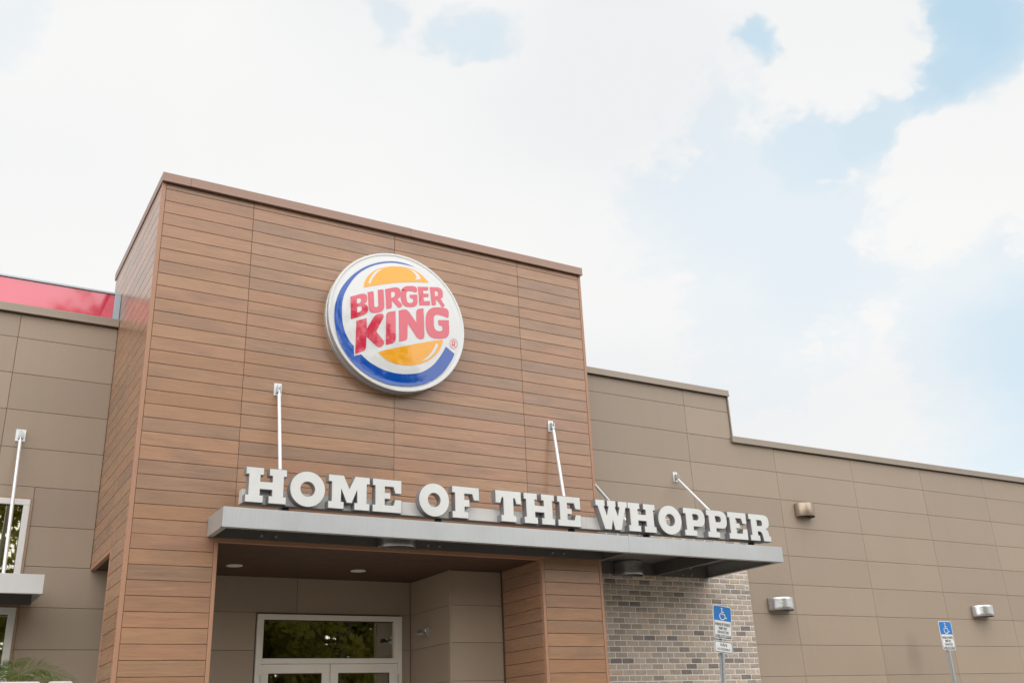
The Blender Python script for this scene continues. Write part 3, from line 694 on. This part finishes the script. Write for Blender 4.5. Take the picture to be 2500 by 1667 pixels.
LET = {
 'B': [[(204,420,3),(510,345,130),(510,545,80),(442,570,3),(525,590,75),(530,760,110),(210,855,3)],[(320,465,5),(405,450,45),(392,545,45),(320,560,5)],[(325,620,5),(415,605,50),(405,710,45),(325,735,5)]],
 'U': [[(523,345,3),(634,325,32),(643,640,40),(720,635,40),(714,308,3),(822,288,40),(836,730,130),(540,770,150)]],
 'R': [[(853,292,3),(1145,232,150),(1145,450,110),(1078,487,3),(1190,612,55),(1105,675,55),(975,515,3),(972,662,30),(866,682,3)],[(962,350,4),(1038,332,50),(1038,440,50),(965,460,4)]],
 'G': [[(1318,402,3),(1468,393,3),(1478,635,120),(1148,650,200),(1138,228,200),(1475,225,120),(1460,362,45),(1400,340,15),(1255,315,90),(1255,565,120),(1390,555,60),(1382,472,15),(1322,470,40)]],
 'E': [[(1484,237,3),(1692,237,3),(1692,306,25),(1588,312,3),(1590,370,3),(1692,368,3),(1695,434,20),(1592,440,3),(1597,518,3),(1716,512,3),(1716,597,25),(1503,603,3)]],
 'R2': [[(1722,237,3),(1975,230,170),(1990,430,120),(1927,452,3),(2022,595,42),(1962,630,42),(1838,470,3),(1834,590,20),(1746,597,3)],[(1817,312,4),(1886,308,45),(1886,408,45),(1824,410,4)]],
 'K': [[(310,888,3),(500,840,3),(505,1046,3),(662,770,75),(850,765,95),(682,1100,4),(858,1325,75),(745,1425,85),(502,1195,3),(495,1445,50),(303,1512,3)]],
 'I': [[(862,738,75),(1042,715,3),(1050,1318,80),(865,1359,3)]],
 'N': [[(1103,708,3),(1258,672,80),(1442,935,3),(1440,672,75),(1586,660,3),(1604,1245,80),(1478,1255,75),(1275,960,3),(1270,1268,55),(1112,1300,3)]],
 'G2': [[(1873,875,3),(2090,868,3),(2102,1222,150),(1632,1245,270),(1615,630,280),(2100,625,170),(2086,838,55),(2000,800,20),(1786,752,110),(1786,1080,150),(1966,1090,80),(1957,985,15),(1880,985,60)]],
}
for k, l in LET.items(): graphic('letter', l, SGR, .0030, za)
def ell(cx, cy, rx, ry, n=28): return [(cx+rx*math.cos(2*math.pi*i/n), cy+ry*math.sin(2*math.pi*i/n)) for i in range(n)]
graphic('registered_mark', [ell(2190,1317,78,96), ell(2190,1317,69,86)], SGR, .0030, za)
graphic('registered_mark', [[(2152,1262,2),(2225,1258,35),(2225,1330,30),(2205,1336,2),(2232,1372,2),(2212,1378,2),(2182,1335,2),(2173,1335,2),(2173,1370,2),(2155,1368,2)],[(2170,1278,2),(2206,1276,14),(2206,1318,14),(2171,1318,2)]], SGR, .0030, za)

# ------------------------------------------------------------------ red roof band on the left wing
rb = empty('roof_band', (-3, 2.25, 6.735), 'glossy red acrylic band in a silver frame on the roof edge left of the tower', 'roof sign')
part('red_panel', MB().box(-9, -.082, 2.215, 2.235, 6.737, 7.108), REDP, rb)
part('frame', MB().box(-9, -.004, 2.195, 2.42, 7.109, 7.135).box(-.081, -.004, 2.195, 2.42, 6.737, 7.1085)
     .box(-9, -.0815, 2.2355, 2.42, 6.737, 7.1085), brushed('blue_grey_frame', (.36, .43, .48), .4, .5), rb, bevel=.002)

# ------------------------------------------------------------------ lamps
def half_lamp(name, cx, y, z0, z1, r, m, label, group=None, grooves=True):
    root = empty(name, (cx, y, z0), label, 'wall lamp', group); n = 28
    prof = [(r*.99, z0), (r, z0+.004)]
    if grooves:
        for zz in (z0+.042, z1-.052, z1-.034): prof += [(r, zz-.003), (r-.004, zz-.001), (r-.004, zz+.001), (r, zz+.003)]
    prof += [(r, z1-.004), (r*.99, z1)]
    mb = MB(); k = len(prof)
    for i in range(n+1):
        t = math.pi*i/n
        for rr, z in prof: mb.v.append((cx-rr*math.cos(t), y-.012-rr*math.sin(t), z))
    for i in range(n):
        for j in range(k-1): a = i*k+j; mb.f.append((a, a+1, a+k+1, a+k)); mb.m.append(0)
    part('shell', mb, m, root, smooth=True)
    md = root.children[0].modifiers.new('thick', 'SOLIDIFY'); md.thickness = .004; md.offset = 1
    part('back_plate', MB().box(cx-r+.004, cx+r-.004, y-.011, y-.0005, z0+.001, z1-.001), m, root)
    mb = MB(); mb.v = [(cx, y-.013, z0+.03)]+[(cx-(r-.007)*math.cos(math.pi*i/n), y-.014-(r-.007)*math.sin(math.pi*i/n), z0+.03) for i in range(n+1)]
    mb.f = [(0, i+1, i+2) for i in range(n)]; mb.m = [0]*n
    part('baffle', mb, DARKM, root)
    mb = MB(); mb.v = [(cx, y-.013, z1-.03)]+[(cx-(r-.007)*math.cos(math.pi*i/n), y-.014-(r-.007)*math.sin(math.pi*i/n), z1-.03) for i in range(n+1)]
    mb.f = [(0, i+1, i+2) for i in range(n)]; mb.m = [0]*n
    part('baffle', mb, DARKM, root)
    return root
G_ = 'half-round aluminium wall lamps'
half_lamp('wall_lamp', 9.803, YR, 3.186, 3.368, .226, ALU, 'half-round silver lamp on the taupe wall just right of the bricks', G_)
half_lamp('wall_lamp', 14.732, YR, 3.186, 3.368, .226, ALU, 'half-round silver lamp on the taupe wall above the far parking sign', G_)
half_lamp('wall_lamp', 6.880, .936, 3.590, 3.775, .223, ALU, 'half-round silver lamp in shade under the canopy above the bricks', G_)
half_lamp('wall_lamp', 2.90, -.0165, 3.600, 3.785, .223, ALU, 'half-round silver lamp tucked behind the canopy fascia over the entrance', G_)
half_lamp('wall_lamp', 10.645, YR, 4.690, 4.902, .178, BRONZE, 'small bronze half-round lamp high on the taupe wall, right of the letters', None, False)
# little dome lamp beside the door
dl = empty('wall_lamp', (4.1, 1.59, 2.877), 'small dome lamp on a round plate beside the entrance door', 'wall lamp')
part('back_plate', MB().tube((4.0995, 1.59, 2.877), (4.088, 1.59, 2.877), .056, 28), ZINC, dl, smooth=True)
part('arm', MB().tube((4.088, 1.59, 2.877), (4.03, 1.59, 2.885), .013, 12).tube((4.052, 1.59, 2.866), (4.052, 1.59, 2.902), .017, 12), ZINC, dl, smooth=True)
mb = MB(); n = 28; pr = [(.004, 2.897), (.02, 2.894), (.04, 2.884), (.055, 2.868), (.064, 2.848), (.0655, 2.843), (.061, 2.843), (.05, 2.862), (.02, 2.885), (.004, 2.888)]
for i in range(n):
    t = 2*math.pi*i/n
    for rr, z in pr: mb.v.append((3.975+rr*math.cos(t), 1.59+rr*math.sin(t), z))
for i in range(n):
    for j in range(len(pr)-1): a = i*len(pr)+j; b = ((i+1) % n)*len(pr)+j; mb.f.append((a, a+1, b+1, b)); mb.m.append(0)
part('shade', mb, ZINC, dl, smooth=True)
def downlight(x, y, label):
    root = empty('recessed_light', (x, y, 3.573), label, 'ceiling light', 'recessed lights in the portico soffit'); mb = MB(); n = 32
    pr = [(.095, 3.5735), (.095, 3.568), (.090, 3.566), (.072, 3.5685)]
    for i in range(n):
        t = 2*math.pi*i/n
        for rr, z in pr: mb.v.append((x+rr*math.cos(t), y+rr*math.sin(t), z))
    for i in range(n):
        for j in range(3): a = i*4+j; b = ((i+1) % n)*4+j; mb.f.append((a, a+1, b+1, b)); mb.m.append(0)
    part('trim_ring', mb, WHITE, root, smooth=True)
    part('lens', MB().tube((x, y, 3.5732), (x, y, 3.570), .0725, 32), WHITE, root)
downlight(1.470, 1.385, 'round white recessed light at the left of the portico soffit')
downlight(3.018, 1.37, 'round white recessed light near the middle of the portico soffit')

# ------------------------------------------------------------------ parking signs
def text_mesh(txt, size, w, mt, name, cx, cz, y, par, M=None):
    cu = bpy.data.curves.new(name, 'FONT'); cu.body = txt; cu.size = size; cu.align_x = 'CENTER'; cu.align_y = 'CENTER'; cu.resolution_u = 3; cu.offset = size*.012
    t = bpy.data.objects.new('t', cu); COL.objects.link(t); dg = bpy.context.evaluated_depsgraph_get(); me = bpy.data.meshes.new_from_object(t.evaluated_get(dg))
    bpy.data.objects.remove(t)
    xs = [v.co.x for v in me.vertices]; k = w/(max(xs)-min(xs)) if w else 1
    for v in me.vertices: x, z = v.co.x*k, v.co.y; v.co = (cx+x, y, cz+z)
    me.materials.clear(); me.materials.append(mt); o = bpy.data.objects.new(name, me); COL.objects.link(o); o.parent = par; return o
def rrect(w, h, r, n=6, cx=0, cz=0):
    return fillet([(cx-w/2, cz-h/2, r), (cx+w/2, cz-h/2, r), (cx+w/2, cz+h/2, r), (cx-w/2, cz+h/2, r)], n)
def ribbon(mb, pts, wd, y):
    P = [Vector(p) for p in pts]
    for i in range(len(P)):
        mb.v += []
    Ls, Rs = [], []
    for i, p in enumerate(P):
        d = ((P[min(i+1, len(P)-1)]-P[max(i-1, 0)])).normalized(); nrm = Vector((-d.y, d.x))*wd/2; Ls.append(p+nrm); Rs.append(p-nrm)
    o = len(mb.v); mb.v += [(p.x, y, p.y) for p in Ls+Rs]; n = len(P)
    for i in range(n-1): mb.f.append((o+i, o+i+1, o+n+i+1, o+n+i)); mb.m.append(0)
def plate_into(mb, loops, y0, y1): extrude(mb, orient(loops), y0, y1)
def parking_sign(loc, roll, label, w, h, zc, van, yaw=0, postz=None):
    """built upright round its post at x=0, then leaned"""
    root = empty('parking_sign', loc, label, 'parking sign', 'accessible parking signs'); objs = []
    def ob(name, mb, mt, par=None):
        o = mb.build(name, mt); o.parent = par or root; return o
    pb = MB(); top = zc+h/2-.03
    # U-channel post
    prof = [(-.040,-.004),(-.022,-.004),(-.016,-.034),(.016,-.034),(.022,-.004),(.040,-.004),(.040,0),(.025,0),(.019,-.030),(-.019,-.030),(-.025,0),(-.040,0)]
    k = len(prof); pb.v = [(x, y+.036, 0) for x, y in prof]+[(x, y+.036, top) for x, y in prof]
    pb.f = [(i, (i+1) % k, k+(i+1) % k, k+i) for i in range(k)]; pb.m = [0]*k
    ob('post', pb, ZINC)
    mb = MB(); plate_into(mb, [rrect(w, h, .038)], -.003, 0); 
    for v in range(len(mb.v)): x, y, z = mb.v[v]; mb.v[v] = (x, y, z+zc)
    pl = ob('plate', mb, PSW)
    def flat(name, loops, mt, y, par=pl):
        mb = MB(); LL = orient(loops); tri = tessellate_polygon([[Vector((p.x, p.y, 0)) for p in l] for l in LL]); mb.v = [(p.x, y, p.y+zc) for l in LL for p in l]
        mb.f = [tuple(t) for t in tri]; mb.m = [0]*len(tri); return ob(name, mb, mt, par)
    b = .010; zs = h/2-.455*h
    bl = fillet([(-w/2+b, zs, 0), (w/2-b, zs, 0), (w/2-b, h/2-b, .032), (-w/2+b, h/2-b, .032)])
    flat('blue_field', [bl], PSB, -.0045)
    lo = fillet([(-w/2+b, -h/2+b, .034), (w/2-b, -h/2+b, .034), (w/2-b, zs, 0), (-w/2+b, zs, 0)]); li = fillet([(-w/2+b+.006, -h/2+b+.006, .028), (w/2-b-.006, -h/2+b+.006, .028), (w/2-b-.006, zs-.0005, 0), (-w/2+b+.006, zs-.0005, 0)])
    flat('border_line', [lo, li], PSK, -.0045)
    # wheelchair symbol
    u = h*.44/1.0; cz = zc+h/2-.235*h; mb = MB(); y = -.006
    mb.v = []; e = ellipse(-.06*u, .34*u, .055*u, .055*u, 16); mb.v = [(p.x, y, p.y+cz) for p in e]; mb.f = [tuple(range(16))]; mb.m = [0]
    def rb_(pts, wd): ribbon(mb, [(x*u, z*u+cz) for x, z in pts], wd*u, y)
    rb_([(-.06, .26), (-.045, -.06)], .075); rb_([(-.05, .10), (.15, .10)], .06); rb_([(-.075, -.05), (.18, -.05), (.28, -.34)], .07); rb_([(.25, -.33), (.40, -.27)], .07)
    rb_([(-.02+.24*math.cos(t), -.20+.235*math.sin(t)) for t in [R(125)+R(215)*i/22 for i in range(23)]], .065)
    ob('wheelchair_symbol', mb, PSW, pl)
    for i, (tx, tw) in enumerate((('PARKING BY DISABLED', .80), ('PERMIT ONLY', .46), ('TOW-AWAY ZONE', .60), ('& FINE UP TO $250.00', .82))):
        text_mesh(tx, .052, w*tw, PSK, 'lettering', 0, zc+zs-.052-i*.0505*h/.43, -.0052, pl)
    for z in (zc+h/2-.045, zc-h/2+.03): ob('bolt', MB().tube((0, -.003, z), (0, -.012, z), .008, 8), ZINC, pl)
    if van:
        h2 = .158; w2 = w*.99; z2 = zc-h/2-.026-h2/2
        mb = MB(); plate_into(mb, [rrect(w2, h2, .03)], -.003, 0)
        mb.v = [(x, y_, z+z2) for x, y_, z in mb.v]; p2 = ob('plate', mb, PSW); p2['label'] = 'small white plate reading VAN ACCESSIBLE'
        LL = orient([rrect(w2-.016, h2-.016, .026), rrect(w2-.032, h2-.032, .02)]); tri = tessellate_polygon([[Vector((p.x, p.y, 0)) for p in l] for l in LL])
        mb = MB(); mb.v = [(p.x, -.0045, p.y+z2) for l in LL for p in l]; mb.f = [tuple(t) for t in tri]; mb.m = [0]*len(tri); ob('border_line', mb, PSK, p2)
        text_mesh('VAN', .058, w2*.38, PSK, 'lettering', 0, z2+.024, -.0045, p2); text_mesh('ACCESSIBLE', .040, w2*.70, PSK, 'lettering', 0, z2-.030, -.0045, p2)
        for s_ in (1, -1): ob('bolt', MB().tube((0, -.003, z2+s_*.062), (0, -.010, z2+s_*.062), .007, 8), ZINC, p2)
    root.rotation_euler = (0, roll, yaw)
parking_sign((7.393, -.04, .15), R(5.9), 'leaning blue accessible parking sign with a VAN ACCESSIBLE plate in front of the bricks', .322, .432, 2.735, True)
parking_sign((12.347, 0, .15), 0, 'upright blue accessible parking sign in front of the taupe wall, far right', .308, .437, 2.598, False)
# white rounded boards whose top edges show at the lower left
for x0, x1, lab in ((-1.35, -.545, 'top edge of the wider white rounded board below the palm'), (-.48, -.255, 'top edge of the narrow white rounded board right of the palm')):
    r_ = empty('notice_board', ((x0+x1)/2, .6, .15), lab, 'board', 'white boards at the lower left'); cx = (x0+x1)/2
    mb = MB(); extrude(mb, orient([fillet([(x0, 1.75, .02), (x1, 1.75, .02), (x1, 2.256, .035), (x0, 2.256, .035)])]), .58, .61); part('panel_sheet', mb, PSW, r_)
    part('post', MB().box(cx-.025, cx+.025, .611, .65, .15, 2.1), ZINC, r_)

# ------------------------------------------------------------------ palm
pm = empty('palm_plant', (-1.55, 1.5, .15), 'feathery green palm in front of the left window', 'palm')
def frond(ctrl, llen, seed, side=(0,-1,0)):
    rg = random.Random(seed); P = [Vector(c) for c in ctrl]; pts = []
    for i in range(len(P)-1):
        p0 = P[i-1] if i else P[0]*2-P[1]; p1, p2 = P[i], P[i+1]; p3 = P[i+2] if i+2 < len(P) else p2*2-p1
        for k in range(14):
            t = k/14; pts.append(.5*((2*p1)+(p2-p0)*t+(2*p0-5*p1+4*p2-p3)*t*t+(3*p1-p0-3*p2+p3)*t**3))
    pts.append(P[-1]); mb = MB(); n = len(pts)
    for i in range(n-1):
        mb.tube(pts[i], pts[i+1], .008*(1-i/n)+.0015, 5, .008*(1-(i+1)/n)+.0015, 1, False)
    for i in range(int(n*.22), n):
        T = (pts[min(i+1, n-1)]-pts[i-1]).normalized(); B = T.cross(Vector((0,0,1))).normalized(); N = B.cross(T)
        f = i/(n-1); L = 1.15*llen*(math.sin(math.pi*min(1, .18+f*.80))**.6)*(1-.35*f)
        for sgn in (1, -1):
            for rep in range(1):
                q = pts[i]+(pts[min(i+1, n-1)]-pts[i])*(rep*.5)
                d = (T*(.72+rg.uniform(-.1, .2))+B*sgn*.5+N*((.72 if sgn > 0 else -.40)+rg.uniform(-.15, .15))).normalized(); l = L*rg.uniform(.75, 1.1); wdt = .0065
                droop = Vector((0, 0, -1))*l*rg.uniform(.12, .3); wv = d.cross(N).normalized() if abs(d.dot(N)) < .95 else B
                a, m1, e = q, q+d*l*.5, q+d*l+droop
                mb.add([a-wv*wdt*.5, a+wv*wdt*.5, m1+wv*wdt, m1-wv*wdt, e], [(0,1,2,3), (3,2,4)], 0)
    return part('frond', mb, [PALM, RACH], pm)
def pp(x, y, Y=1.5): v = on_y(x*.09354, 1580+y*.09354, Y); return tuple(v)
base = (-1.55, 1.5, .2)
frond([base, (-1.45, 1.5, 1.5), pp(-300, 950), pp(0, 690), pp(330, 440), pp(780, 285)], .22, 1)
frond([base, (-1.35, 1.45, 1.5), pp(150, 1010, 1.4), pp(430, 790, 1.4), pp(820, 590, 1.4), pp(1250, 590, 1.4), pp(1960, 840, 1.4)], .30, 2)
frond([base, (-1.3, 1.4, 1.4), pp(300, 1250, 1.3), pp(700, 960, 1.3), pp(1200, 800, 1.3), pp(1600, 930, 1.3)], .26, 3)
frond([base, (-1.6, 1.5, 1.5), pp(-500, 900), pp(-150, 560), pp(250, 380)], .22, 4)
frond([base, (-1.5, 1.35, 1.4), pp(-300, 1200, 1.3), pp(50, 800, 1.3), pp(420, 620, 1.3)], .26, 8)
for i in range(7):
    a = 2.2+i*.55; frond([base, (-1.55+.15*math.cos(a), 1.5+.12*math.sin(a), 1.3), (-1.6+.6*math.cos(a), 1.45+.42*math.sin(a), 2.0+.1*(i % 3)), (-1.6+1.1*math.cos(a), 1.45+.55*math.sin(a), 1.9)], .3, 20+i)
for i in range(5):
    a = i*1.3; part('stem', MB().tube((-1.55+.1*math.cos(a), 1.5+.1*math.sin(a), .15), (-1.52+.14*math.cos(a), 1.5+.1*math.sin(a), 1.35), .028, 10, .018), RACH, pm, smooth=True)

# ------------------------------------------------------------------ trees across the car park (seen reflected in glass, sign and red band)
def tree_belt():
    rg = random.Random(11); mb = MB()
    def leafcard(c, s):
        a = Vector((rg.gauss(0,1), rg.gauss(0,1), rg.gauss(0,1))).normalized(); b = a.orthogonal().normalized(); c2 = a.cross(b)
        u = (b*math.cos(1)+c2*math.sin(1))*s; v = a*s*.55
        mb.add([c-u, c+v, c+u, c-v], [(0,1,2,3)], 0)
    trees = []
    for i in range(15):
        x = -34+5.6*i+rg.uniform(-1.5, 1.5); trees.append((x, rg.uniform(-38, -30), 12 if -1 < x < 10 else 12.5 if 10 < x < 19 else 11.5 if 18 < x < 28 else rg.uniform(8, 9.5)))
    for i in range(15):
        trees.append((-36+5.8*i+rg.uniform(-2, 2), rg.uniform(-46, -42), rg.uniform(7.5, 9)))
    for i in range(46):          # understorey
        x = -34+1.85*i
        for k in range(34 if 8 < x < 24 else 14):
            c = Vector((x+rg.uniform(-1, 1), -36+rg.uniform(-6, 2), rg.uniform(.3, 9.5))); cr = rg.uniform(.7, 1.3)
            for j in range(44):
                d = Vector((rg.gauss(0,1), rg.gauss(0,1), rg.gauss(0,.8))).normalized()*cr*rg.uniform(.4, 1); leafcard(c+d, rg.uniform(.2, .45))
    trees += [(3.2, -31.5, 21), (7.6, -32.5, 22.5), (11.6, -31, 19.5), (16.5, -32, 15)]
    for (x, y, h) in trees:
        mb.tube((x, y, 0), (x+rg.uniform(-.4, .4), y, h*.6), .32, 10, .15, 1)
        for k in range(7):
            a = rg.uniform(0, 6.28); z = h*rg.uniform(.3, .6); mb.tube((x, y, z), (x+2.6*math.cos(a), y+2.6*math.sin(a), z+rg.uniform(1, 3)), .11, 7, .04, 1)
        for k in range(54 if h < 14 else 90):
            t = rg.random(); z = h*(.14+.86*t); cw = 3.9 if h < 19 else 4.6; rr = (cw if t < .8 else cw*(1-(t-.8)/.32))*rg.uniform(.35, 1.05); a = rg.uniform(0, 6.28)
            c = Vector((x+rr*math.cos(a), y+rr*.8*math.sin(a), z)); cr = rg.uniform(.6, 1.25)
            for j in range(46):
                d = Vector((rg.gauss(0,1), rg.gauss(0,1), rg.gauss(0,.8))).normalized()*cr*rg.uniform(.5, 1); leafcard(c+d, rg.uniform(.13, .27))
    o = mb.build('tree_belt', [LEAF, BARK]); tag(o, 'dark green trees across the car park, reflected in the transom glass and round sign', 'trees', kind='stuff')
tree_belt()
